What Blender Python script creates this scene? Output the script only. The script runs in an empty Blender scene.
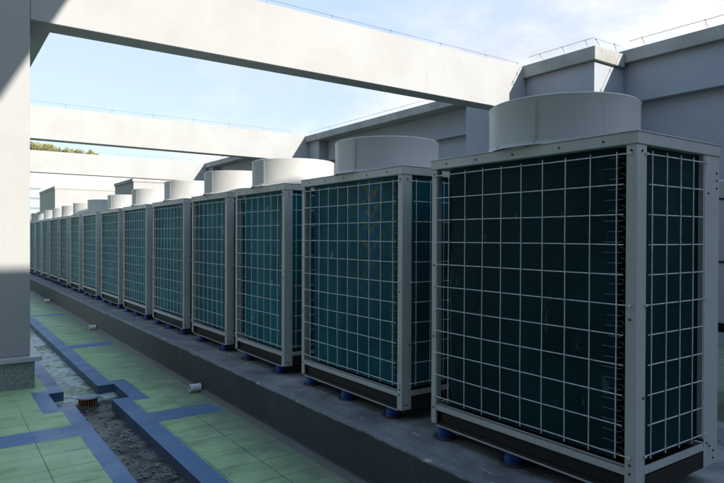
import bpy, bmesh, math, random
from mathutils import Vector, Matrix

S = bpy.context.scene
COL = S.collection
random.seed(7)
rad = math.radians

# ------------------------------------------------------------------ materials
def mat(name):
    m = bpy.data.materials.new(name); m.use_nodes = True
    nt = m.node_tree; b = nt.nodes['Principled BSDF']
    return m, nt, b
def N(nt, t, **k):
    n = nt.nodes.new(t)
    for a, v in k.items():
        if a in n.inputs: n.inputs[a].default_value = v
        else: setattr(n, a, v)
    return n
def coords(nt, scale=(1, 1, 1), kind='Object', rnd=False):
    tc = N(nt, 'ShaderNodeTexCoord'); mp = N(nt, 'ShaderNodeMapping'); mp.inputs['Scale'].default_value = scale
    src = tc.outputs[kind]
    if rnd:      # every copy gets its own stains
        oi = N(nt, 'ShaderNodeObjectInfo'); sc = N(nt, 'ShaderNodeMath'); sc.operation = 'MULTIPLY'; sc.inputs[1].default_value = 53.0
        nt.links.new(oi.outputs['Random'], sc.inputs[0]); ad = N(nt, 'ShaderNodeVectorMath'); ad.operation = 'ADD'
        nt.links.new(src, ad.inputs[0]); nt.links.new(sc.outputs[0], ad.inputs[1]); src = ad.outputs[0]
    nt.links.new(src, mp.inputs['Vector']); return mp.outputs[0]
def noise(nt, vec, scale, detail=4, rough=.55):
    n = N(nt, 'ShaderNodeTexNoise'); n.inputs['Scale'].default_value = scale
    n.inputs['Detail'].default_value = detail; n.inputs['Roughness'].default_value = rough
    nt.links.new(vec, n.inputs['Vector']); return n.outputs[0]
def ramp(nt, fac, stops):
    r = N(nt, 'ShaderNodeValToRGB'); e = r.color_ramp.elements
    while len(e) < len(stops): e.new(.5)
    for i, (p, c) in enumerate(stops):
        e[i].position = p; e[i].color = (c[0], c[1], c[2], 1) if hasattr(c, '__len__') else (c, c, c, 1)
    nt.links.new(fac, r.inputs[0]); return r.outputs[0]
def mix(nt, fac, a, b, mode='MIX'):
    m = N(nt, 'ShaderNodeMix'); m.data_type = 'RGBA'; m.blend_type = mode
    for i, v in ((0, fac), (6, a), (7, b)):
        if hasattr(v, 'links'): nt.links.new(v, m.inputs[i])
        elif i == 0: m.inputs[0].default_value = v
        else: m.inputs[i].default_value = (v[0], v[1], v[2], 1)
    return m.outputs[2]
def math_(nt, op, a, b=None, c=None):
    m = N(nt, 'ShaderNodeMath'); m.operation = op
    for i, v in enumerate((a, b, c)):
        if v is None: continue
        if hasattr(v, 'links'): nt.links.new(v, m.inputs[i])
        else: m.inputs[i].default_value = v
    return m.outputs[0]
def bump(nt, b, h, strength=.3, dist=.01):
    n = N(nt, 'ShaderNodeBump'); n.inputs['Strength'].default_value = strength; n.inputs['Distance'].default_value = dist
    nt.links.new(h, n.inputs['Height']); nt.links.new(n.outputs[0], b.inputs['Normal'])

def painted(name, col, dirt=(.25, .24, .22), amount=.35, rough=.6, streak=True, bstr=.15, scale=1.0, metallic=0):
    m, nt, b = mat(name)
    v = coords(nt, rnd=True)
    big = noise(nt, v, 1.3 * scale, 5, .6)
    vs = coords(nt, (7 * scale, 7 * scale, .5 * scale), rnd=True)
    st = noise(nt, vs, 1.0, 5, .65)
    f = math_(nt, 'MULTIPLY', ramp(nt, big, [(.42, 0), (.75, 1)]), .6)
    if streak: f = math_(nt, 'MAXIMUM', f, ramp(nt, st, [(.55, 0), (.85, .9)]))
    f = math_(nt, 'MULTIPLY', f, amount)
    c = mix(nt, f, col, dirt)
    nt.links.new(c, b.inputs['Base Color'])
    rr = math_(nt, 'MULTIPLY_ADD', big, .25, rough - .12); nt.links.new(rr, b.inputs['Roughness'])
    b.inputs['Metallic'].default_value = metallic
    fine = noise(nt, v, 60 * scale, 3); bump(nt, b, fine, bstr, .004)
    return m

M = {}
M['wall'] = painted('wall_paint', (.33, .35, .38), (.20, .21, .22), .35, .75)
M['beam'] = painted('beam_paint', (.37, .366, .355), (.25, .24, .22), .38, .75)
M['under'] = painted('render_coat', (.36, .36, .35), (.33, .31, .28), .5, .8)
M['coping'] = painted('coping_concrete', (.36, .36, .33), (.10, .10, .085), .9, .8, bstr=.4)
M['cabinet'] = painted('cabinet_paint', (.50, .50, .48), (.22, .20, .17), .45, .38, scale=2.2, bstr=.03)
M['shroud'] = painted('shroud_paint', (.52, .515, .49), (.24, .22, .18), .5, .42, scale=1.6, bstr=.05)
M['building'] = painted('pale_building', (.46, .45, .42), (.36, .35, .32), .3, .8, scale=.3)
M['dull'] = painted('grey_render', (.12, .125, .13), (.08, .08, .08), .4, .8, scale=.5)

def metal(name, col, rough=.4, met=.0):
    m, nt, b = mat(name); v = coords(nt)
    n = noise(nt, v, 40, 3)
    c = mix(nt, ramp(nt, n, [(.35, 0), (.75, 1)]), col, tuple(x * .6 for x in col)); nt.links.new(c, b.inputs['Base Color'])
    b.inputs['Roughness'].default_value = rough; b.inputs['Metallic'].default_value = met
    return m
M['wire'] = metal('guard_wire', (.78, .79, .78), .4, .0)
M['conductor'] = metal('galvanised_rod', (.42, .42, .42), .4, .5)
M['dark'] = metal('dark_steel', (.014, .013, .012), .7)
M['screw'] = metal('screw_head', (.05, .05, .05), .4, .5)
M['edge'] = metal('edge_strip', (.30, .29, .27), .45)
M['blue'] = metal('blue_rubber', (.016, .09, .38), .45)
M['disc'] = metal('base_disc', (.05, .05, .055), .7)
M['pvc'] = painted('white_pvc', (.85, .85, .82), (.2, .18, .15), .35, .4, scale=12)
M['hole'] = metal('dark_inside', (.012, .012, .012), .9)
M['orange'] = metal('orange_bar', (.36, .14, .03), .7)
M['cap'] = painted('cap_paint', (.22, .32, .40), (.45, .24, .14), .9, .5, scale=8, streak=False)

# fin coil: teal, dark, fine vertical fins, horizontal tube rows
def coil_mat(name, chevron=False, K=1.0):
    m, nt, b = mat(name)
    v = coords(nt)
    sep = N(nt, 'ShaderNodeSeparateXYZ'); nt.links.new(v, sep.inputs[0])
    rows = math_(nt, 'SINE', math_(nt, 'MULTIPLY', sep.outputs[2], 2 * math.pi / .0254))
    rows = math_(nt, 'MULTIPLY_ADD', rows, .5, .5)
    vr = coords(nt, rnd=True)
    big = noise(nt, vr, 2.6, 5, .6)
    st = noise(nt, coords(nt, (40, 40, 1.2), rnd=True), 1.0, 4, .7)
    c = mix(nt, rows, (.0030, .044, .058), (.0045, .060, .078))
    c = mix(nt, ramp(nt, big, [(.40, 0), (.72, .75)]), c, (.010, .110, .125))
    c = mix(nt, ramp(nt, st, [(.62, 0), (.85, .30)]), c, (.03, .12, .13))
    bent = noise(nt, coords(nt, (1, 11, 5), rnd=True), 1.0, 2, .5)
    c = mix(nt, ramp(nt, bent, [(.70, 0), (.75, .6)]), c, (.16, .30, .32))
    col = noise(nt, coords(nt, (3, 9, .15), rnd=True), 1.0, 3, .5)
    c = mix(nt, ramp(nt, col, [(.50, 0), (.70, .5)]), c, (.008, .10, .12))
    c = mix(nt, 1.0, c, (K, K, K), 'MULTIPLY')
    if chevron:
        # chevron bands of camera moire painted into the fin colour of this one coil
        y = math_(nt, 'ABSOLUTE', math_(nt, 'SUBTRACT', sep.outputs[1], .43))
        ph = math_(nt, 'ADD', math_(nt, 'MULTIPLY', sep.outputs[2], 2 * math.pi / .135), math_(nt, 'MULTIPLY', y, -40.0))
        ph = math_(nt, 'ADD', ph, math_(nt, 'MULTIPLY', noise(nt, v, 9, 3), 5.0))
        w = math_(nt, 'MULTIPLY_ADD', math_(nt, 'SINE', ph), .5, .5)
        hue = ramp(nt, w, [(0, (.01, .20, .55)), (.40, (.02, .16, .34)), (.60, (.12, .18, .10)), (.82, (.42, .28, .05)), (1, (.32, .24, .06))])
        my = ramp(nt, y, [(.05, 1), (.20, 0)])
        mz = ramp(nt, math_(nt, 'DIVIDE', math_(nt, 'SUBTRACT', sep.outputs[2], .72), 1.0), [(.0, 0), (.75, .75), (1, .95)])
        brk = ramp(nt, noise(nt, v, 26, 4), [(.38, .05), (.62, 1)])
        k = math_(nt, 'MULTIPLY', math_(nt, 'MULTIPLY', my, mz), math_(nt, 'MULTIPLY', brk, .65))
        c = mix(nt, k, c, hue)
    nt.links.new(c, b.inputs['Base Color'])
    b.inputs['Roughness'].default_value = .45
    b.inputs['Specular IOR Level'].default_value = .07
    fx = math_(nt, 'SINE', math_(nt, 'MULTIPLY', math_(nt, 'ADD', sep.outputs[0], sep.outputs[1]), 2 * math.pi / .006))
    bump(nt, b, math_(nt, 'ADD', math_(nt, 'MULTIPLY', fx, .35), math_(nt, 'MULTIPLY', rows, .25)), .4, .002)
    return m
M['coil'] = coil_mat('coil_fins', K=1.8)  # fins lightened in colour, standing in for more skylight along the row
M['coil_shaded'] = coil_mat('coil_fins_shaded', K=.42)  # same fins darkened in colour as shade on the nearest unit
M['coil_moire'] = coil_mat('coil_fins_moire', True, 1.25)  # in-between light level in the colour, plus painted moire chevrons
M['bend'] = metal('copper_bend', (.14, .20, .21), .5, .0)

# roof deck: green painted tiles
def deck():
    m, nt, b = mat('green_roof_tiles'); v = coords(nt)
    sep = N(nt, 'ShaderNodeSeparateXYZ'); nt.links.new(v, sep.inputs[0])
    def joint(ax, off, pitch, w):
        t = math_(nt, 'ADD', math_(nt, 'DIVIDE', math_(nt, 'SUBTRACT', ax, off), pitch), 200.5)
        d = math_(nt, 'ABSOLUTE', math_(nt, 'SUBTRACT', math_(nt, 'FRACT', t), .5))
        return math_(nt, 'LESS_THAN', d, w / pitch / 2), math_(nt, 'FLOOR', t)
    wob = math_(nt, 'MULTIPLY', math_(nt, 'SUBTRACT', noise(nt, v, 6, 3), .5), .012)
    sx = math_(nt, 'ADD', sep.outputs[0], wob); sy = math_(nt, 'ADD', sep.outputs[1], wob)
    jx, ix = joint(sx, .655, .333, .009); jy, iy = joint(sy, 5.165, .348, .008)
    cid = N(nt, 'ShaderNodeCombineXYZ'); nt.links.new(ix, cid.inputs[0]); nt.links.new(iy, cid.inputs[1])
    wn = N(nt, 'ShaderNodeTexWhiteNoise'); nt.links.new(cid.outputs[0], wn.inputs['Vector'])
    big = noise(nt, v, 1.1, 6, .62); sm = noise(nt, v, 14, 5, .6)
    c = mix(nt, wn.outputs[0], (.33, .48, .205), (.41, .57, .275))
    c = mix(nt, ramp(nt, big, [(.42, 0), (.68, .6)]), c, (.42, .55, .33))
    c = mix(nt, ramp(nt, sm, [(.55, 0), (.8, .35)]), c, (.13, .20, .13))
    # grime that gathers along the plinth and smears across the tiles
    gx = math_(nt, 'SUBTRACT', 2.36, sep.outputs[0])
    gr = ramp(nt, math_(nt, 'ADD', gx, math_(nt, 'MULTIPLY', noise(nt, coords(nt, (2.0, 3.2, 1)), 1.4, 5, .65), .9)), [(.56, 1), (1.10, 0)])
    c = mix(nt, math_(nt, 'MULTIPLY', gr, .85), c, (.17, .195, .14))
    sme = noise(nt, coords(nt, (1.3, 3.4, 1)), 1.5, 7, .62)
    c = mix(nt, ramp(nt, sme, [(.51, 0), (.66, .7)]), c, (.20, .27, .165))
    lig = noise(nt, coords(nt, (1.8, 7, 1)), 1.9, 4, .6)
    c = mix(nt, ramp(nt, lig, [(.62, 0), (.75, .35)]), c, (.42, .52, .42))
    chip = noise(nt, v, 9, 8, .72)
    c = mix(nt, ramp(nt, chip, [(.62, 0), (.66, .7)]), c, (.30, .33, .29))
    # joints: distinct near the camera side, painted over further along the row
    fade = ramp(nt, math_(nt, 'DIVIDE', sep.outputs[1], 12.0), [(.45, 1), (.60, .25)])
    jn = ramp(nt, noise(nt, v, 3.0, 3), [(.3, .35), (.55, 1)])
    j = math_(nt, 'MULTIPLY', math_(nt, 'MAXIMUM', jx, jy), math_(nt, 'MULTIPLY', jn, fade))
    c = mix(nt, math_(nt, 'MULTIPLY', j, .8), c, (.045, .055, .045))
    nt.links.new(c, b.inputs['Base Color'])
    nt.links.new(ramp(nt, big, [(.35, .75), (.65, .42)]), b.inputs['Roughness'])
    h = math_(nt, 'SUBTRACT', math_(nt, 'MULTIPLY', sm, .35), j); bump(nt, b, h, .5, .004)
    return m
M['deck'] = deck()

def bluepaint(name='blue_deck_paint', K=1.0):
    m, nt, b = mat(name); v = coords(nt)
    big = noise(nt, v, 2.2, 5, .6); sm = noise(nt, v, 18, 5, .65)
    c = mix(nt, ramp(nt, big, [(.3, 0), (.75, 1)]), (.085, .175, .32), (.14, .235, .38))
    c = mix(nt, ramp(nt, sm, [(.58, 0), (.72, .6)]), c, (.24, .29, .34))
    gx = math_(nt, 'MULTIPLY', ramp(nt, noise(nt, coords(nt, (1, 3, 1)), 2.5, 5), [(.50, 0), (.7, .4)]), 1)
    c = mix(nt, gx, c, (.09, .12, .16))
    sep = N(nt, 'ShaderNodeSeparateXYZ'); nt.links.new(v, sep.inputs[0])
    j = None
    for ax, off, p in ((0, .655, .666), (1, 5.685, .696)):
        t = math_(nt, 'ADD', math_(nt, 'DIVIDE', math_(nt, 'SUBTRACT', sep.outputs[ax], off), p), 200.5)
        d = math_(nt, 'LESS_THAN', math_(nt, 'ABSOLUTE', math_(nt, 'SUBTRACT', math_(nt, 'FRACT', t), .5)), .0045)
        j = d if j is None else math_(nt, 'MAXIMUM', j, d)
    c = mix(nt, math_(nt, 'MULTIPLY', j, .55), c, (.03, .05, .09))
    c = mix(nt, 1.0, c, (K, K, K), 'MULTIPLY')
    nt.links.new(c, b.inputs['Base Color'])
    nt.links.new(ramp(nt, big, [(.3, .6), (.7, .35)]), b.inputs['Roughness'])
    bump(nt, b, sm, .25, .004); return m
M['bluepaint'] = bluepaint()
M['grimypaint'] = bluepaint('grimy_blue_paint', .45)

def channel_floor():
    m, nt, b = mat('channel_bed'); v = coords(nt)
    sep = N(nt, 'ShaderNodeSeparateXYZ'); nt.links.new(v, sep.inputs[0])
    t = noise(nt, v, 5, 6, .65)
    vo = N(nt, 'ShaderNodeTexVoronoi'); vo.feature = 'DISTANCE_TO_EDGE'; vo.inputs['Scale'].default_value = 26
    nt.links.new(coords(nt, (1.3, .8, 1)), vo.inputs['Vector'])
    fl = noise(nt, coords(nt, (26, 60, 1)), 1, 6, .75)
    band = noise(nt, coords(nt, (5, 9, 1)), 1, 3, .5)
    down = mix(nt, ramp(nt, fl, [(.47, 0), (.55, 1)]), (.008, .012, .011), (.22, .23, .20))
    down = mix(nt, ramp(nt, band, [(.45, 0), (.56, .92)]), down, (.010, .016, .015))
    up = mix(nt, ramp(nt, t, [(.42, 0), (.56, 1)]), (.20, .34, .17), (.62, .65, .62))
    up = mix(nt, ramp(nt, noise(nt, v, 11, 5), [(.52, 0), (.62, .8)]), up, (.09, .10, .09))
    f = ramp(nt, math_(nt, 'ADD', math_(nt, 'MULTIPLY', math_(nt, 'SUBTRACT', sep.outputs[1], 6.95), 1.6), math_(nt, 'MULTIPLY', t, .5)), [(.1, 0), (.45, 1)])
    c = mix(nt, f, down, up); nt.links.new(c, b.inputs['Base Color'])
    nt.links.new(ramp(nt, t, [(.40, .10), (.60, .6)]), b.inputs['Roughness'])
    bump(nt, b, math_(nt, 'ADD', fl, t), .15, .004); return m
M['bed'] = channel_floor()

def plinth_mat():
    m, nt, b = mat('plinth_concrete'); v = coords(nt)
    sep = N(nt, 'ShaderNodeSeparateXYZ'); nt.links.new(v, sep.inputs[0])
    big = noise(nt, v, 2.4, 6, .65); st = noise(nt, coords(nt, (1, 5, .7)), 1.6, 5, .65); fine = noise(nt, v, 35, 5, .7)
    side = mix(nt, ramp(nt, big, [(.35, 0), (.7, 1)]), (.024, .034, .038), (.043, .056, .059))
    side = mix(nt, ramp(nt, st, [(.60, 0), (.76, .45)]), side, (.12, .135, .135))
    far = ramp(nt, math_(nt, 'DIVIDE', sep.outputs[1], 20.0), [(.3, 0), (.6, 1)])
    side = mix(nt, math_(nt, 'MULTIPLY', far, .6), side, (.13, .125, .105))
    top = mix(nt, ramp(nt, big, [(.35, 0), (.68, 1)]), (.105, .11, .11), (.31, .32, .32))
    top = mix(nt, ramp(nt, fine, [(.52, 0), (.7, .5)]), top, (.10, .10, .10))
    rub = ramp(nt, math_(nt, 'ADD', math_(nt, 'SUBTRACT', 2.50, sep.outputs[0]), math_(nt, 'MULTIPLY', math_(nt, 'SUBTRACT', noise(nt, coords(nt, (6, 1.6, 1)), 2.0, 6, .65), .5), .22)), [(.02, 0), (.07, 1)])
    top = mix(nt, math_(nt, 'MULTIPLY', rub, .75), top, (.17, .185, .19))
    chip = ramp(nt, noise(nt, coords(nt, (9, 2.2, 1)), 2.6, 6, .7), [(.60, 0), (.66, .8)])
    top = mix(nt, chip, top, (.55, .56, .56))
    edge = ramp(nt, math_(nt, 'ADD', math_(nt, 'MULTIPLY', sep.outputs[2], 8.0), math_(nt, 'MULTIPLY', math_(nt, 'SUBTRACT', big, .5), 1.6)), [(.0, 0), (.999, 1)])
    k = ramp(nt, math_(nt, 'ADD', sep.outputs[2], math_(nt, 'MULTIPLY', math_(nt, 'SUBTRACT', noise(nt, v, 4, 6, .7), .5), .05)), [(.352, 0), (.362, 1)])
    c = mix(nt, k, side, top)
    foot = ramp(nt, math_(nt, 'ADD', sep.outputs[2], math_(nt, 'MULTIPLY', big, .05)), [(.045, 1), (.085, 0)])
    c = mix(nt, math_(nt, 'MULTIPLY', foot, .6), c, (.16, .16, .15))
    nt.links.new(c, b.inputs['Base Color']); b.inputs['Roughness'].default_value = .7
    bump(nt, b, math_(nt, 'ADD', fine, math_(nt, 'MULTIPLY', big, 2)), .5, .008); return m
M['plinth'] = plinth_mat()

def granite():
    m, nt, b = mat('granite'); v = coords(nt)
    n = noise(nt, v, 75, 4, .8); n2 = noise(nt, v, 28, 4, .7)
    c = mix(nt, ramp(nt, n, [(.40, 0), (.60, 1)]), (.07, .08, .08), (.48, .50, .47))
    c = mix(nt, ramp(nt, n2, [(.5, 0), (.68, .7)]), c, (.15, .17, .16))
    nt.links.new(c, b.inputs['Base Color']); b.inputs['Roughness'].default_value = .35; return m
M['granite'] = granite()
M['sill'] = painted('sill_stone', (.50, .51, .50), (.25, .25, .24), .5, .4, scale=3, streak=False)

def leafmat():
    m, nt, b = mat('roof_garden_leaf'); v = coords(nt)
    n = noise(nt, v, 3, 3)
    c = mix(nt, ramp(nt, n, [(.35, 0), (.65, 1)]), (.16, .17, .05), (.36, .32, .10)); nt.links.new(c, b.inputs['Base Color'])
    b.inputs['Roughness'].default_value = .6; return m
M['leaf'] = leafmat()
M['bark'] = metal('bark', (.12, .09, .06), .9)
M['glass'] = metal('curtain_glass', (.42, .50, .56), .12)
M['mullion'] = metal('floor_band', (.22, .24, .26), .5)
M['litter'] = metal('dead_flakes', (.20, .20, .175), .5)
M['ground'] = painted('street_ground', (.16, .16, .15), (.1, .12, .08), .6, .9, scale=.02, streak=False)

# ------------------------------------------------------------------ mesh helpers
def box(bm, x0, x1, y0, y1, z0, z1, mi=0):
    vs = [bm.verts.new(p) for p in ((x0,y0,z0),(x1,y0,z0),(x1,y1,z0),(x0,y1,z0),(x0,y0,z1),(x1,y0,z1),(x1,y1,z1),(x0,y1,z1))]
    for f in ((0,3,2,1),(4,5,6,7),(0,1,5,4),(1,2,6,5),(2,3,7,6),(3,0,4,7)):
        fc = bm.faces.new([vs[i] for i in f]); fc.material_index = mi
def tube(bm, pts, r, n=8, mi=0, caps=True):
    pts = [Vector(p) for p in pts]; rings = []
    for i, p in enumerate(pts):
        d = (pts[min(i+1, len(pts)-1)] - pts[max(i-1, 0)]).normalized()
        a = d.orthogonal().normalized() if abs(d.z) > .9 else d.cross(Vector((0,0,1))).normalized()
        c = d.cross(a).normalized()
        rings.append([bm.verts.new(p + r*(math.cos(2*math.pi*k/n)*a + math.sin(2*math.pi*k/n)*c)) for k in range(n)])
    for A, B in zip(rings, rings[1:]):
        for k in range(n):
            f = bm.faces.new((A[k], A[(k+1)%n], B[(k+1)%n], B[k])); f.material_index = mi; f.smooth = True
    if caps:
        for R in (rings[0], rings[-1]):
            f = bm.faces.new(R); f.material_index = mi
def lathe(bm, prof, n=48, c=(0,0), mi=0, close=False):
    rings = [[bm.verts.new((c[0]+r*math.cos(2*math.pi*k/n), c[1]+r*math.sin(2*math.pi*k/n), z)) for k in range(n)] for r, z in prof]
    pr = list(zip(rings, rings[1:]))
    if close: pr.append((rings[-1], rings[0]))
    for A, B in pr:
        for k in range(n):
            f = bm.faces.new((A[k], A[(k+1)%n], B[(k+1)%n], B[k])); f.material_index = mi; f.smooth = True
    return rings
def obj(name, bm, mats, parent=None, bevel=0, loc=None, sharp=True):
    bmesh.ops.recalc_face_normals(bm, faces=bm.faces)
    me = bpy.data.meshes.new(name); bm.to_mesh(me); bm.free()
    for m in (mats if isinstance(mats, (list, tuple)) else [mats]): me.materials.append(m)
    o = bpy.data.objects.new(name, me); COL.objects.link(o)
    if parent: o.parent = parent
    if loc: o.location = loc
    if bevel:
        md = o.modifiers.new('bevel', 'BEVEL'); md.width = bevel; md.segments = 2; md.limit_method = 'ANGLE'; md.angle_limit = rad(40)
    if sharp:
        try: me.set_sharp_from_angle(angle=rad(35))
        except Exception: pass
    return o
def B(name, m, boxes, parent=None, bevel=0, loc=None):
    bm = bmesh.new()
    for b_ in boxes: box(bm, *b_)
    return obj(name, bm, m, parent, bevel, loc)
def tag(o, label, cat, group=None):
    o['label'] = label; o['category'] = cat
    if group: o['group'] = group
    return o
def struct(o): o['kind'] = 'structure'; return o
def empty(name, loc=(0,0,0), rz=0):
    o = bpy.data.objects.new(name, None); COL.objects.link(o); o.location = loc; o.rotation_euler = (0,0,rz); o.empty_display_size = .2
    return o
def copy_tree(o, parent=None):
    c = o.copy(); COL.objects.link(c); c.parent = parent
    for ch in o.children: copy_tree(ch, c)
    return c

# ------------------------------------------------------------------ roof floor with channel
CH = [(1.12, 1.475, -6, 26), (1.475, 1.65, 6.55, 7.23), (.97, 1.12, 6.53, 7.16)]
BL = [(.985, 1.64, -6, 26), (1.475, 1.81, 6.385, 7.42), (.82, 1.12, 6.37, 7.31)]
for k in range(-2, 6):
    y = 5.685 + 4.32*k
    BL.append((1.5, 2.262, y-.165, y+.165)); BL.append((-6, 1.0, y-.165, y+.165))
BOUND = (-12, 14, -10, 46)
xs = sorted({BOUND[0], BOUND[1], 2.36} | {v for r in CH+BL for v in r[:2]}); ys = sorted({BOUND[2], BOUND[3]} | {v for r in CH+BL for v in r[2:]})
def inside(x, y, rs): return any(r[0] < x < r[1] and r[2] < y < r[3] for r in rs)
gm, bmn, bed = bmesh.new(), bmesh.new(), bmesh.new()
def quad(bm, x0, x1, y0, y1, z):
    bm.faces.new([bm.verts.new(p) for p in ((x0,y0,z),(x1,y0,z),(x1,y1,z),(x0,y1,z))])
DZ = -.095
for x0, x1 in zip(xs, xs[1:]):
    for y0, y1 in zip(ys, ys[1:]):
        cx, cy = (x0+x1)/2, (y0+y1)/2
        if inside(cx, cy, CH): quad(bed, x0, x1, y0, y1, DZ)
        elif inside(cx, cy, BL): quad(bmn, x0, x1, y0, y1, 0)
        else: quad(gm, x0, x1, y0, y1, 0)
for b_ in (gm, bed, bmn): bmesh.ops.remove_doubles(b_, verts=b_.verts, dist=1e-4)
for f in gm.faces: f.normal_update()
struct(obj('roof_floor', gm, M['deck'])); struct(obj('drainage_channel', bed, M['bed'])); struct(obj('painted_border', bmn, M['bluepaint']))
# channel walls (blue painted sides) as vertical faces along the boundary of the channel footprint
wb = bmesh.new()
def isch(cx, cy): return inside(cx, cy, CH)
for i, (x0, x1) in enumerate(zip(xs, xs[1:])):
    for j, (y0, y1) in enumerate(zip(ys, ys[1:])):
        cx, cy = (x0+x1)/2, (y0+y1)/2
        if not isch(cx, cy): continue
        for (a, b_, nx, ny) in (((x0,y0),(x0,y1), x0-1e-3, cy), ((x1,y0),(x1,y1), x1+1e-3, cy), ((x0,y0),(x1,y0), cx, y0-1e-3), ((x0,y1),(x1,y1), cx, y1+1e-3)):
            if not isch(nx, ny):
                wb.faces.new([wb.verts.new(p) for p in ((*a,DZ),(*b_,DZ),(*b_,0),(*a,0))])
struct(obj('channel_side', wb, M['grimypaint']))
# building body below the roof and the street far below
struct(B('ground', M['ground'], [(-600, 600, -600, 900, -9.2, -9)]))

# litter in channel (uncountable)
lb = bmesh.new()
cen = [(random.uniform(1.13, 1.47), random.uniform(3.2, 6.75)) for _ in range(60)] + [(random.uniform(1.13, 1.47), random.uniform(6.7, 7.6)) for _ in range(5)]
for i in range(480):
    cx, cy = random.choice(cen); x = random.gauss(cx, .075); y = random.gauss(cy, .035)
    if not 1.128 < x < 1.467: continue
    s = random.uniform(.004, .017); a = random.uniform(0, 6.28); z = DZ + random.uniform(.002, .012)
    vs = []
    for k in range(5):
        t = a + k*1.2566; rr = s*random.uniform(.5, 1.1)
        vs.append(lb.verts.new((x+rr*math.cos(t), y+rr*1.4*math.sin(t), z+random.uniform(-.003, .006))))
    lb.faces.new(vs)
for i in range(160):
    x = random.uniform(1.66, 2.35); y = random.uniform(3.5, 9); s = random.uniform(.002, .006); a = random.uniform(0, 6)
    x = 2.355 - abs(random.gauss(0, .12))
    lb.faces.new([lb.verts.new((x+s*math.cos(a+t), y+s*math.sin(a+t), .003+random.random()*.002)) for t in (0, 1.6, 3.1, 4.7)])
o = obj('leaf_litter', lb, M['litter']); o['kind'] = 'stuff'; o['label'] = 'grey dead leaf flakes and grit lying in the drainage channel'

# ------------------------------------------------------------------ plinth
bm = bmesh.new()
prof = [(2.36, -.01), (2.36, .352), (2.372, .372), (2.40, .38), (4.55, .38), (4.55, -.01)]
ny = 120; rr = random.Random(3); rings = []
for j in range(ny+1):
    y = -6 + 36*j/ny
    row = []
    for i, (x, z) in enumerate(prof):
        q = rr.uniform(-.004, .004) if i in (1, 2, 3) else 0
        row.append(bm.verts.new((x + q, y, z + q*.6)))
    rings.append(row)
for a, b_ in zip(rings, rings[1:]):
    for i in range(len(prof)-1): bm.faces.new((a[i], a[i+1], b_[i+1], b_[i]))
bm.faces.new(rings[0]); bm.faces.new(rings[-1])
# cement fillet where plinth meets floor
fil = bmesh.new(); prev = None
for j in range(181):
    y = -4 + 30*j/180; w = .045 + rr.uniform(-.008, .008)
    r_ = [fil.verts.new((2.359, y, .035 + rr.uniform(-.004, .004))), fil.verts.new((2.36-w*.45, y, .016)), fil.verts.new((2.36-w, y, .001))]
    if prev:
        for k in range(2): fil.faces.new((prev[k], prev[k+1], r_[k+1], r_[k]))
    prev = r_
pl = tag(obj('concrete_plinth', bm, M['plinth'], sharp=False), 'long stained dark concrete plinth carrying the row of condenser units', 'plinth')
obj('mortar_fillet', fil, M['plinth'], pl)

# drain stubs through the plinth face
def drain(y, rz, label):
    e = tag(empty('drain_pipe', (2.36, y, .048), rz), label, 'pipe', 'white drain stubs in the plinth')
    bm = bmesh.new(); n = 20; L = .135; ro, ri = .040, .034
    rg = []
    for x, r in ((.02, ro), (-L, ro), (-L, ri), (.02, ri)):
        rg.append([bm.verts.new((x, r*math.cos(2*math.pi*k/n), r*math.sin(2*math.pi*k/n))) for k in range(n)])
    for a, b_ in zip(rg, rg[1:]):
        for k in range(n):
            f = bm.faces.new((a[k], a[(k+1)%n], b_[(k+1)%n], b_[k])); f.smooth = True
    obj('pipe', bm, M['pvc'], e)
    bm = bmesh.new(); tube(bm, [(-L+.03,0,0), (-L+.028,0,0)], ri*.99, 16); obj('dark_bore', bm, M['hole'], e)
    bm = bmesh.new(); rg = []
    for x, r in ((-.002, .047), (-.016, .045), (-.018, .0405)):
        rg.append([bm.verts.new((x, r*math.cos(2*math.pi*k/n), r*math.sin(2*math.pi*k/n))) for k in range(n)])
    for a, b_ in zip(rg, rg[1:]):
        for k in range(n): bm.faces.new((a[k], a[(k+1)%n], b_[(k+1)%n], b_[k]))
    obj('mortar_collar', bm, M['disc'], e)
drain(6.36, 0, 'white drain stub in the plinth nearest the camera, beside the blue cross stripe')
drain(11.62, .05, 'middle white drain stub low in the plinth face, between two blue cross stripes')
drain(17.05, -.04, 'farthest visible small white drain stub low in the plinth, near the pillar edge')

# strainer in the channel
e = tag(empty('drain_strainer', (1.295, 6.80, DZ)), 'round blue grey drain strainer with orange bars and a rust patch in the channel', 'drain strainer')
bm = bmesh.new(); lathe(bm, [(.0001, .108), (.085, .106), (.107, .098), (.108, .086), (.09, .084), (.0001, .084)], 32); obj('lid', bm, M['cap'], e)
for k in range(22):
    a = 2*math.pi*k/22; c = Vector((math.cos(a), math.sin(a)))
    bm = bmesh.new(); tube(bm, [(c.x*.088, c.y*.088, .0), (c.x*.088, c.y*.088, .09)], .0055, 6); obj('bar', bm, M['orange'], e)
bm = bmesh.new(); lathe(bm, [(.0001, .088), (.072, .088), (.072, .004), (.0001, .004)], 24); obj('inner_basket', bm, M['hole'], e)
bm = bmesh.new(); lathe(bm, [(.0001, .014), (.10, .014), (.125, .003), (.0001, .003)], 32); obj('base_ring', bm, M['disc'], e)

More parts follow.
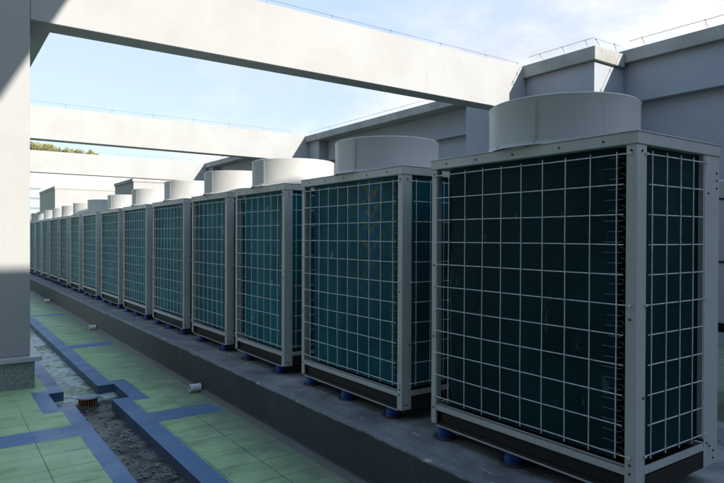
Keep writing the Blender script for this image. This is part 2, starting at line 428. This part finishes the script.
# ------------------------------------------------------------------ condenser units
H, D_ = 1.80, .80           # from plinth top
def screw_head(bm, x, y, z, ax, mi=1):
    s = .006
    if ax == 0: tube(bm, [(x, y, z), (x-.005, y, z)], s, 8, mi)
    else: tube(bm, [(x, y, z), (x, y-.005, z)], s, 8, mi)
jw = random.Random(5)
def make_unit(W, feet, wires):
    e = empty('condenser_unit')
    # posts: x0..x1 by y0..y1 L sections
    t = .003; zb, zt = .095, H-.063
    def post(boxes, screws):
        bm = bmesh.new()
        for b_ in boxes: box(bm, *b_)
        for s_ in screws: screw_head(bm, *s_)
        return obj('corner_post', bm, [M['cabinet'], M['screw']], e, .0015)
    # near front: front flange along y, side flange along x
    post([(0, t, 0, .052, zb, zt), (t, .085, 0, t, zb, zt), (.085, .085+t, t, .03, zb, zt), (t, .02, .049, .052, zb, zt)],
         [(0, .026, zt-.028, 0), (.045, 0, zt-.03, 1), (.045, 0, .13, 1), (.02, 0, .13, 1), (0, .026, .2, 0), (0, .03, .92, 0), (0, .026, .24, 0), (.065, 0, .55, 1)])
    post([(0, t, W-.045, W, zb, zt), (t, .085, W-t, W, zb, zt), (t, .02, W-.045, W-.042, zb, zt)],
         [(0, W-.022, zt-.028, 0), (0, W-.022, .2, 0), (0, W-.022, 1.12, 0), (0, W-.022, .66, 0)])
    # near back: wide plate on the near side
    post([(D_-.15, D_, 0, t, zb, zt), (D_-t, D_, t, .06, zb, zt), (D_-.165, D_-.15, .003, .03, .25, zt-.0)],
         [(D_-.03, 0, zt-.09, 1), (D_-.03, 0, zt-.13, 1), (D_-.03, 0, zt-.17, 1), (D_-.12, 0, zt-.2, 1), (D_-.12, 0, .22, 1), (D_-.05, 0, .17, 1), (D_-.05, 0, .13, 1), (D_-.09, 0, .2, 1)])
    post([(D_-.085, D_, W-t, W, zb, zt), (D_-t, D_, W-.06, W-t, zb, zt)], [])
    # top cap with overhanging lip
    bm = bmesh.new(); ov = .006
    box(bm, -ov, D_+ov, -ov, W+ov, H-.062, H-.006)
    box(bm, -ov-.004, D_+ov+.004, -ov-.004, W+ov+.004, H-.006, H)
    for yy in (W*.12, W*.30, W*.52, W*.72, W*.9): screw_head(bm, -ov, yy, H-.035, 0)
    obj('top_panel', bm, [M['cabinet'], M['screw']], e, .003)
    # shroud
    bm = bmesh.new(); R_ = .425; cy = W/2
    lathe(bm, [(R_+.022, H), (R_+.010, H+.006), (R_+.004, H+.014), (R_, H+.03), (R_-.001, H+.17), (R_, H+.245), (R_+.003, H+.262), (R_-.004, H+.268), (R_-.012, H+.262), (R_-.014, H+.03), (R_-.014, H)], 72, (D_/2, cy))
    for a0 in (3.45, 5.95):
        for q in range(2):
            a = a0 + q*.035; ca, sa = math.cos(a), math.sin(a); rr_ = R_+.0012
            tube(bm, [(D_/2+rr_*ca, cy+rr_*sa, H+.03), (D_/2+rr_*ca, cy+rr_*sa, H+.25)], .0016, 5)
        for q in range(5):
            a = a0 + .0175; tube(bm, [(D_/2+R_*math.cos(a), cy+R_*math.sin(a), H+.05+.045*q), (D_/2+(R_+.004)*math.cos(a), cy+(R_+.004)*math.sin(a), H+.05+.045*q)], .003, 6, 0)
    for k in range(10):
        a = .3 + k*.628; tube(bm, [(D_/2+(R_+.002)*math.cos(a), cy+(R_+.002)*math.sin(a), H+.018), (D_/2+(R_+.011)*math.cos(a), cy+(R_+.011)*math.sin(a), H+.018)], .004, 6, 0)
    obj('fan_shroud', bm, [M['shroud'], M['screw']], e)
    # discharge grille of concentric rings and spokes, hub
    bm = bmesh.new()
    for r in (.08, .14, .20, .26, .32, .38):
        tube(bm, [(D_/2+r*math.cos(a*math.pi/14), cy+r*math.sin(a*math.pi/14), H+.235) for a in range(29)], .003, 4, 0, False)
    for k in range(8):
        a = k*math.pi/4; tube(bm, [(D_/2+.05*math.cos(a), cy+.05*math.sin(a), H+.235), (D_/2+.41*math.cos(a), cy+.41*math.sin(a), H+.235)], .003, 4)
    lathe(bm, [(.0001, H+.24), (.06, H+.24), (.06, H+.2), (.0001, H+.2)], 16, (D_/2, cy))
    obj('fan_grille', bm, M['wire'], e)
    # coil wrapping the cabinet
    bm = bmesh.new(); i0, th = .045, .03; z0, z1 = .235, H-.064
    box(bm, i0, i0+th, .125, W-.140, z0, z1); box(bm, .092, .096, .066, .124, z0, z1, 1); box(bm, i0+.03, D_-.12, .035, .035+th, z0, z1)  # thin dark plate behind the bends stands in for the unlit interior
    box(bm, D_-i0-th, D_-i0, .07, W-.07, z0, z1); box(bm, i0+.08, D_-.08, W-.065, W-.035, z0, z1)
    box(bm, .30, .32, .07, W-.07, z0, z1, 1)
    # end plate and return bends of the tubes
    box(bm, i0+.004, i0+.026, .118, .124, z0, z1, 1)
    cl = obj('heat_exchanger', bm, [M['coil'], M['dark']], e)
    pts = []; z = z0+.03; k = 0
    while z < z1-.04:
        q = [(i0+.0005, .185+jw.uniform(-.02, .02), z), (i0-.001, .115, z), (i0+.004, .098, z+.002), (i0+.008, .090, z+.0127), (i0+.010, .098, z+.023), (i0+.012, .12, z+.0254), (i0+.018, .16, z+.0254)]
        pts += q; z += .0508
    bm = bmesh.new(); tube(bm, pts, .0020, 5); obj('return_bends', bm, M['bend'], e)
    # refrigerant pipe seen through the end gap
    bm = bmesh.new(); tube(bm, [(.12, W-.07, .3), (.10, W-.075, .9), (.13, W-.07, 1.3), (.11, W-.08, 1.7)], .009, 8)
    tube(bm, [(.16, W-.09, .3), (.17, W-.09, 1.7)], .013, 8)
    obj('refrigerant_pipe', bm, M['bend'], e)
    # bottom rail
    bm = bmesh.new(); a, b2 = .185, .222
    box(bm, .001, .012, .052, W-.045, a, b2); box(bm, .001, .04, .052, W-.045, b2-.003, b2)
    box(bm, .085, D_-.15, .001, .012, a, b2); box(bm, .085, D_-.15, W-.012, W-.001, a, b2); box(bm, D_-.012, D_-.001, .06, W-.06, a, b2)
    obj('bottom_rail', bm, M['cabinet'], e, .002)
    bm = bmesh.new(); box(bm, .030, D_-.030, .052, W-.052, .10, .184)
    obj('base_pan', bm, M['dark'], e)
    bm = bmesh.new()
    for y0, y1 in ((.004, .05), (W-.05, W-.004)): box(bm, .012, D_-.012, y0, y1, .092, .176)
    box(bm, .012, .018, .05, W-.05, .090, .108); box(bm, D_-.018, D_-.012, .05, W-.05, .092, .176)
    obj('skid_frame', bm, M['dark'], e)
    for bx_ in ((.002, .030, .052, W-.045, .084, .0895), (D_-.030, D_-.002, .06, W-.06, .084, .0895)): B('skid_edge', M['cabinet'], [bx_], e)
    # wire guards
    g = bmesh.new(); r = .0029
    ylo, yhi = wires[0]-.03, W-.03
    for k in range(11):
        z = .275 + .142*k
        full = k in (0, 5, 10)
        tube(g, [(-.004, .028 if full else ylo, z)] + [(-.004-jw.uniform(0, .001), W*t_, z+jw.uniform(-.002, .002)) for t_ in (.35, .65)] + [(-.004, yhi, z)], r, 6)
        if full:
            for yy in (.028, W-.03): tube(g, [(.002, yy, z), (-.012, yy, z)], .007, 6)
    for yy in wires: tube(g, [(-.0095, yy+jw.uniform(-.0015, .0015), .258+jw.uniform(-.004, .004))] + [(-.0095-jw.uniform(0, .002), yy+jw.uniform(-.002, .002), z_) for z_ in (.6, .95, 1.3)] + [(-.0095, yy+jw.uniform(-.0015, .0015), 1.71+jw.uniform(-.004, .004))], r, 6)
    obj('wire_guard', g, M['wire'], e)
    g = bmesh.new(); sx = [.118, .25, .38, .505, .625]
    for k in range(11):
        z = .275 + .142*k; full = k in (0, 5, 10)
        tube(g, [(.075 if full else .10, -.004, z), (.66 if full else .64, -.004, z)], r, 6)
        if full:
            for xx in (.075, .657): tube(g, [(xx, .002, z), (xx, -.012, z)], .007, 6)
    for xx in sx: tube(g, [(xx, -.0095, .258), (xx, -.0095, 1.71)], r, 6)
    obj('wire_guard', g, M['wire'], e)
    # feet
    for y in feet:
        for x in (.068, D_-.1):
            bm = bmesh.new(); lathe(bm, [(.0001, .085), (.038, .085), (.043, .080), (.044, .064), (.040, .060), (.045, .055), (.048, .030), (.043, .026), (.049, .021), (.049, .012), (.0001, .012)], 20, (x, y))
            f = obj('vibration_foot', bm, M['blue'], e)
            bm = bmesh.new(); lathe(bm, [(.0001, .012), (.076, .011), (.080, .002), (.0001, .002)], 20, (x, y)); obj('base_disc', bm, M['disc'], f)
    return e
wide = make_unit(1.405, [.19, .78, 1.345], [.093+.1432*k for k in range(9)])
narrow = make_unit(1.125, [.20, .93], [.120+.1432*k for k in range(7)])
row = [(1.545,1,'largest and nearest dark teal condenser unit, whose near end closes the right of the picture'),
 (3.252,1,'second condenser unit from the near end, with blue and amber moire chevrons painted on its fins'),
 (4.985,0,'third condenser unit from the near end, narrow on two feet, shroud half in sunlight'),
 (6.352,0,'fourth condenser unit from the near end, narrow with the first fully sunlit shroud'),
 (7.762,1,'fifth condenser unit from the near end, wide with sunlit shroud beside the narrow fourth'),
 (9.50,1,'sixth condenser unit from the near end, wide with cream sunlit shroud'),
 (11.23,1,'seventh condenser unit from the near end, last sunlit shroud before the shaded blue grey one'),
 (13.06,1,'eighth condenser unit from the near end, the one whose shroud lies wholly in blue shade'),
 (14.82,0,'ninth condenser unit from the near end, just beyond the one with the shaded shroud'),
 (16.40,0,'tenth condenser unit from the near end, small pale shroud below the far dark block corner'),
 (17.80,1,'eleventh condenser unit from the near end, fifth from the pillar edge in the far cluster'),
 (19.55,0,'twelfth condenser unit from the near end, fourth from the pillar edge in the far cluster'),
 (21.05,0,'thirteenth condenser unit from the near end, third from the pillar edge in the far cluster'),
 (22.52,0,'fourteenth condenser unit from the near end, farthest clearly visible beside the pillar edge'),
 (24.0,0,'fifteenth condenser unit from the near end, a sliver against the pillar edge')]
jr = random.Random(11)
first = {0: True, 1: True}; W2 = None
for i, (y, w, lab) in sorted(enumerate(row), key=lambda q: -q[0]):
    src = wide if w else narrow
    if first[w]: o = src; first[w] = False
    else: o = copy_tree(src)
    o.location = (2.64 + jr.uniform(-.004, .004), y, .38); o.rotation_euler = (0, 0, jr.uniform(-.0012, .0012))
    tag(o, lab, 'condenser unit', 'air conditioning condenser units lined up on the plinth')
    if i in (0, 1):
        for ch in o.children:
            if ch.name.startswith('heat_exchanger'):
                ch.data = ch.data.copy(); ch.data.materials[0] = M['coil_moire' if i else 'coil_shaded']

# ------------------------------------------------------------------ pillar, beams, walls
e = tag(empty('pillar', (.35, 7.9, 0)), 'square painted pillar on a granite base at the left edge', 'pillar')
B('shaft', M['beam'], [(-.5, .5, -.30, .48, .352, 5.02)], e, .006)
B('granite_base', M['granite'], [(-.54, .54, -.346, .526, 0, .300)], e, .003)
B('stone_sill', M['sill'], [(-.605, .605, -.405, .585, .301, .350)], e, .004)
e2 = tag(empty('pillar', (.35, 16.95, 0)), 'second pillar along the left colonnade, hidden behind the near pillar', 'pillar')
B('shaft', M['beam'], [(-.5, .5, -.30, .48, .352, 4.05)], e2, .006)
B('granite_base', M['granite'], [(-.54, .54, -.346, .526, 0, .300)], e2, .003)

def beam(y0, y1, x0, x1, z0, z1, label):
    e = tag(empty('roof_beam', ((x0+x1)/2, (y0+y1)/2, z0)), label, 'beam', 'pale concrete beams crossing above the row')
    hx, hy, h = (x1-x0)/2, (y1-y0)/2, z1-z0
    bm = bmesh.new(); box(bm, -hx, hx, -hy, hy, 0, h); 
    obj('beam_body', bm, M['beam'], e, .008)
    return e
beam(7.606, 7.96, .853, 9.17, 4.08, 4.92, 'nearest big pale beam crossing above the first condenser units')
beam(16.76, 17.12, .9, 10.6, 4.08, 4.90, 'second pale beam spanning above the middle of the row')
beam(25.55, 25.9, .9, 10.6, 4.08, 4.90, 'third and farthest pale beam, with treetops showing over it')
# longitudinal beam from the pillar away from camera
o = B('roof_beam', M['under'], [(.25, 1.10, 7.962, 16.755, 4.085, 4.90)], None, .006); tag(o, 'lengthwise beam behind the pillar, seen as a dark wedge at upper left', 'beam')

XW = 10.06
def wall(y0, y1, label, ov=.11, zb=4.775, zt=5.0):
    e = tag(empty('parapet_wall', (XW, y0, 0)), label, 'wall')
    L = y1-y0
    B('lower_wall', M['wall'], [(.16, .55, 0, L, 0, 4.079)], e)
    B('upper_band', M['wall'], [(0, .5, 0, L, 4.08, zb)], e, .004)
    B('coping', M['coping'], [(-ov, .62, 0, L, zb+.001, zt)], e, .008)
    return e
wall(-3.7, 6.70, 'near grey parapet wall behind the closest condenser unit')
wall(8.7, 16.755, 'middle grey parapet wall between the first and second beams', .46, 4.69, 4.885)
wall(17.125, 25.545, 'far grey parapet wall between the second and third beams', .46, 4.69, 4.885)
def pier(y0, y1, label):
    e = tag(empty('wall_pier', (9.172, (y0+y1)/2, 0)), label, 'pier')
    h = (y1-y0)/2
    B('shaft', M['wall'], [(0, .886, -h, h, 0, 4.70)], e, .004)
    B('coping', M['coping'], [(-.09, .80, -h-.07, h+.07, 4.701, 4.935)], e, .008)
pier(6.143, 9.196, 'broad pier with concrete coping that carries the nearest beam')
for y0, y1, lab in ((16.15, 17.8, 'narrow pier under the coping that carries the second beam'), (25.0, 26.5, 'narrow far pier under the coping that carries the third beam')):
    o = B('wall_pier', M['wall'], [(9.74, 10.055, y0, y1, 0, 4.06)], None, .004); tag(o, lab, 'pier')
    B('corbel', M['wall'], [(9.741, 10.055, y0, y0+.605, 4.061, 4.688)], o)
# ------------------------------------------------------------------ lightning conductors
def conductor(pts, spacing, lean, label, h=.13, r=.0045):
    e = tag(empty('lightning_conductor', pts[0]), label, 'conductor rod', 'lightning rods along the wall tops')
    o0 = Vector(pts[0]); P = [Vector(p)-o0 for p in pts]
    bm = bmesh.new(); tube(bm, [p+Vector((0,0,h)) for p in P], r, 6); obj('rod', bm, M['conductor'], e)
    bb = bmesh.new(); lv = Vector(lean)
    tube(bb, [-lv*.35+Vector((0,0,-.005)), -lv*.45+Vector((0,0,h*.4)), -lv*.1+Vector((0,0,h*.75)), (0,0,h)], r*1.15, 6)
    tube(bb, [(-.014,0,h), (.014,0,h)], r*1.9, 6)
    proto = None
    for a, b_ in zip(P, P[1:]):
        L = (b_-a).length; n = max(1, int(L/spacing))
        for k in range(n+1):
            p = a + (b_-a)*((k+.35)*spacing/L if (k+.35)*spacing < L else 1)
            if proto is None: o = proto = obj('bracket', bb, M['conductor'], e)
            else: o = proto.copy(); COL.objects.link(o)
            o.location = p; o.rotation_euler = (jr.uniform(-.12, .12), jr.uniform(-.15, .15), 0)
            if (k+.35)*spacing >= L: break
conductor([(9.98, -3, 5.0), (9.98, 6.0, 5.0)], 1.05, (-.20, 0, 0), 'thin rod on brackets along the near wall coping at top right', .15)
conductor([(9.88, 6.14, 4.935), (9.13, 6.14, 4.935), (9.13, 7.5, 4.935)], .47, (-.18, 0, 0), 'thin rod turning the corner on the pier that carries the near beam', .15)
conductor([(9.68, 9.3, 4.885), (9.68, 16.7, 4.885)], 1.15, (-.06, 0, 0), 'thin rod on the middle wall coping between first and second beams', .12)
conductor([(9.68, 18.7, 4.885), (9.68, 25.4, 4.885)], 1.15, (-.06, 0, 0), 'thin rod on the far wall coping beyond the second beam', .12)
conductor([(1.2, 7.70, 4.92), (9.05, 7.70, 4.92)], 1.1, (0, -.05, 0), 'thin rod running along the top of the nearest beam', .09)
conductor([(1.2, 16.86, 4.90), (9.05, 16.86, 4.90)], 1.1, (0, -.05, 0), 'thin rod running along the top of the second beam', .12)
conductor([(1.2, 25.65, 4.90), (9.05, 25.65, 4.90)], 1.1, (0, -.05, 0), 'thin rod running along the top of the third beam', .12)

# ------------------------------------------------------------------ end blocks and far buildings
e = tag(empty('stair_block', (8.3, 27.2, 0)), 'pale rooftop block standing under the third beam at the row end', 'rooftop block')
B('wall', M['beam'], [(-1.70, 3.2, -1.60, 1.54, 0, 3.93)], e); B('coping', M['beam'], [(-1.75, 3.25, -1.64, 1.54, 3.931, 4.05)], e)
e = tag(empty('plant_room', (7.0, 35.3, 0)), 'pale plant room with a dark shaded side wall at the far end', 'rooftop block')
B('wall', M['beam'], [(-2.22, 6, -2.25, 3.1, 0, 4.02)], e); B('coping', M['beam'], [(-2.25, 6, -2.28, 3.1, 4.021, 4.15)], e)
conductor([(4.8, 33.1, 4.15), (7.8, 33.1, 4.15)], .8, (0, -.05, 0), 'short rod along the plant room top at the far end', .1)

def tower(x0, x1, y0, y1, ztop, m, name, label, bands, zb=-9, fr=M['mullion']):
    e = tag(empty(name, ((x0+x1)/2, (y0+y1)/2, zb)), label, 'building')
    hx, hy = (x1-x0)/2, (y1-y0)/2
    B('wall', m, [(-hx, hx, -hy, hy, 0, ztop-zb)], e)
    for z in bands: B('floor_band', fr, [(-hx-.04, hx+.04, -hy-.05, -hy+.02, z-zb-.05, z-zb+.05)], e)
    B('roof_edge', M['building'], [(-hx-.1, hx+.1, -hy-.1, hy+.1, ztop-zb, ztop-zb+.2)], e)
    return e
t = tower(5.76, 22, 46, 60, 6.9, M['building'], 'office_building', 'pale building beyond the third beam, its roof planted with trees', [0.2])
for xw in (9.2, 12.4, 15.6): B('window', M['glass'], [(xw-13.88-.7, xw-13.88+.7, -7.03, -6.96, 10.6, 11.9)], t)
tower(-2, 5.755, 46.02, 60, 6.9, M['glass'], 'glazed_building', 'pale glazed building with thin floor lines beside the pillar edge', [4.9, 4.25, 3.58, 2.9, 2.2, 1.4])

# roof garden trees
def tree(x, y, z, h, r, label, seed):
    rg = random.Random(seed); e = tag(empty('small_tree', (x, y, z)), label, 'tree', 'small trees on the far roof garden')
    bm = bmesh.new()
    for k in range(8):
        tube(bm, [(0, 0, 0), (rg.uniform(-.05, .05), rg.uniform(-.05, .05), h*.35), (rg.uniform(-r*.6, r*.6), rg.uniform(-r*.6, r*.6), h*.8)], .035 if k == 0 else .018, 5)
    obj('trunk', bm, M['bark'], e)
    bm = bmesh.new()
    cl = [(rg.gauss(0, r*.5), rg.gauss(0, r*.5), h*(.68+rg.uniform(-.22, .25)), r*rg.uniform(.25, .5)) for _ in range(14)]
    for k in range(1100):
        c = rg.choice(cl); d = Vector((rg.gauss(0,1), rg.gauss(0,1), rg.gauss(0,.8))).normalized()*c[3]*rg.uniform(.5, 1.05)
        p = Vector(c[:3])+d; s = rg.uniform(.035, .075)
        a = Vector((rg.gauss(0,1), rg.gauss(0,1), rg.gauss(0,1))).normalized(); b_ = a.orthogonal().normalized()
        bm.faces.new([bm.verts.new(p+a*s), bm.verts.new(p+b_*s*.6), bm.verts.new(p-a*s), bm.verts.new(p-b_*s*.6)])
    obj('crown', bm, M['leaf'], e, sharp=False)
tree(5.45, 48.0, 7.0, 1.22, .62, 'bushy olive tree nearest the pillar on the far roof', 1)
tree(6.35, 47.8, 7.0, 1.18, .60, 'broad olive tree second from the pillar on the far roof', 2)
tree(7.20, 48.0, 7.0, 1.0, .50, 'lower olive tree third from the pillar on the far roof', 3)
tree(8.25, 48.0, 7.1, .85, .42, 'small loose tree fourth from the pillar, before a gap', 4)
tree(9.30, 48.0, 7.1, .95, .40, 'small pointed tree farthest right on the far roof', 5)

# cabinet standing behind the row at the right edge
e = tag(empty('panel_cabinet', (6.3, 2.2, 0)), 'light grey panelled cabinet behind the nearest unit at the right edge', 'cabinet')
B('body', M['shroud'], [(-.8, .8, -1.9, 1.2, .95, 2.18)], e, .01)
bm = bmesh.new()
for z in (1.48, 2.02): box(bm, -.806, -.799, -1.9, 1.2, z-.008, z+.008)
for y in (-1.1, -.3, .5): box(bm, -.806, -.799, y-.006, y+.006, .96, 2.17)
obj('panel_seam', bm, M['dark'], e)
B('skirt', M['dark'], [(-.7, .7, -1.8, 1.1, .86, .949)], e)
for x in (-.65, .65):
    for y in (-1.7, -.3, 1.0): B('leg', M['cabinet'], [(x-.04, x+.04, y-.04, y+.04, .0, .859)], e)

# rear of the roof (behind the camera): casts the broad shade; added blockers below shape the light
e = tag(empty('stair_tower', (2, -11, 0)), 'rear rooftop block behind the viewpoint, out of frame', 'rooftop block')
B('wall', M['wall'], [(-10, 12, -2, 2.0, 0, 7.40)], e)
B('coping', M['coping'], [(-10, 12, -2, 2.02, 7.401, 7.47)], e)
e = tag(empty('shadow_slab', (0, -1, 0)), 'unseen slab added above and behind the viewpoint to cast the upper left shadow', 'shadow_slab')
ev = B('slab', M['dull'], [(1.5, 3.21, -2.8, 2.6, 7.30, 7.5)], e); ev.rotation_euler = (0, 0, rad(2.5))  # unseen slab, added and sized to throw the shadow at upper left
for yy in (-2.6, 2.3): B('post', M['dull'], [(1.55, 1.7, yy-.07, yy+.07, 0, 7.299)], e) if yy < 0 else None
o = B('light_blocker', M['dull'], [(-9, -3.2, -8, 6.5, 0, 12)]); tag(o, 'unseen grey block added left of the pillars to darken the fill light', 'rooftop block')  # added unseen mass, cuts skylight on the left faces of the row
o = B('far_light_blocker', M['dull'], [(-9, -3.2, 21, 45, 0, 12)]); tag(o, 'unseen grey block added left of the roof end to darken the far side walls', 'rooftop block')  # second added mass, keeps skylight off the far left-facing walls

# ------------------------------------------------------------------ camera
r = Vector((.817129, -.576444, .003545)); u = Vector((.001215, .007871, .999968)); f = Vector((.576453, .817099, -.007132))
cam = bpy.data.cameras.new('camera'); co = bpy.data.objects.new('camera', cam); COL.objects.link(co)
mt = Matrix((r, u, -f)).transposed().to_4x4(); mt.translation = Vector((0, 0, 1.68)); co.matrix_world = mt
cam.lens = 29.9947; cam.sensor_width = 36; cam.clip_start = .05; cam.clip_end = 2500
S.camera = co

# ------------------------------------------------------------------ light
sd = Vector((1, -4.05, 1.5)).normalized()
sun = bpy.data.lights.new('sun', 'SUN'); sun.energy = 3.9; sun.angle = rad(.45); sun.color = (1, .95, .87)
so = bpy.data.objects.new('sun', sun); COL.objects.link(so); so.rotation_euler = sd.to_track_quat('Z', 'Y').to_euler(); so.location = (5, -10, 20)
w = bpy.data.worlds.new('World'); S.world = w; w.use_nodes = True; nt = w.node_tree
bg = nt.nodes['Background']
sky = N(nt, 'ShaderNodeTexSky'); sky.sky_type = 'NISHITA'; sky.sun_disc = False
sky.sun_elevation = math.asin(sd.z); sky.sun_rotation = math.atan2(sd.x, sd.y)
sky.air_density = 1.0; sky.dust_density = .6; sky.ozone_density = 2.0
tc = N(nt, 'ShaderNodeTexCoord'); mp = N(nt, 'ShaderNodeMapping'); mp.inputs['Scale'].default_value = (1, 1, 2.2)
nt.links.new(tc.outputs['Generated'], mp.inputs[0])
n1 = noise(nt, mp.outputs[0], 2.6, 9, .58)
sep = N(nt, 'ShaderNodeSeparateXYZ'); nt.links.new(tc.outputs['Generated'], sep.inputs[0])
side = math_(nt, 'SUBTRACT', math_(nt, 'MULTIPLY', sep.outputs[0], 1.0), .60)     # more cloud to the right (+X)
cov = math_(nt, 'ADD', n1, math_(nt, 'MULTIPLY', side, .75))
low = math_(nt, 'MULTIPLY', math_(nt, 'SUBTRACT', .32, sep.outputs[2]), .55)
cov = math_(nt, 'ADD', cov, math_(nt, 'MAXIMUM', low, -.02))
cf = ramp(nt, cov, [(.35, 0), (.54, 1)])
n2 = noise(nt, mp.outputs[0], 6, 6, .6)
cc = mix(nt, ramp(nt, n2, [(.38, 0), (.62, 1)]), (2.95, 3.1, 3.35), (4.2, 4.22, 4.28))
vf = ramp(nt, sep.outputs[2], [(.0, .80), (.38, .70), (.75, .55)])
vc = mix(nt, ramp(nt, sep.outputs[2], [(.30, 0), (.65, 1)]), (2.5, 2.85, 3.3), (2.1, 3.4, 5.3))
veil = mix(nt, vf, sky.outputs[0], vc)
c = mix(nt, math_(nt, 'MULTIPLY', cf, .9), veil, cc)
nt.links.new(c, bg.inputs['Color']); bg.inputs['Strength'].default_value = .15
S.view_settings.view_transform = 'Standard'; S.view_settings.look = 'None'; S.view_settings.gamma = 1; S.view_settings.exposure = .92
S.view_settings.use_curve_mapping = False
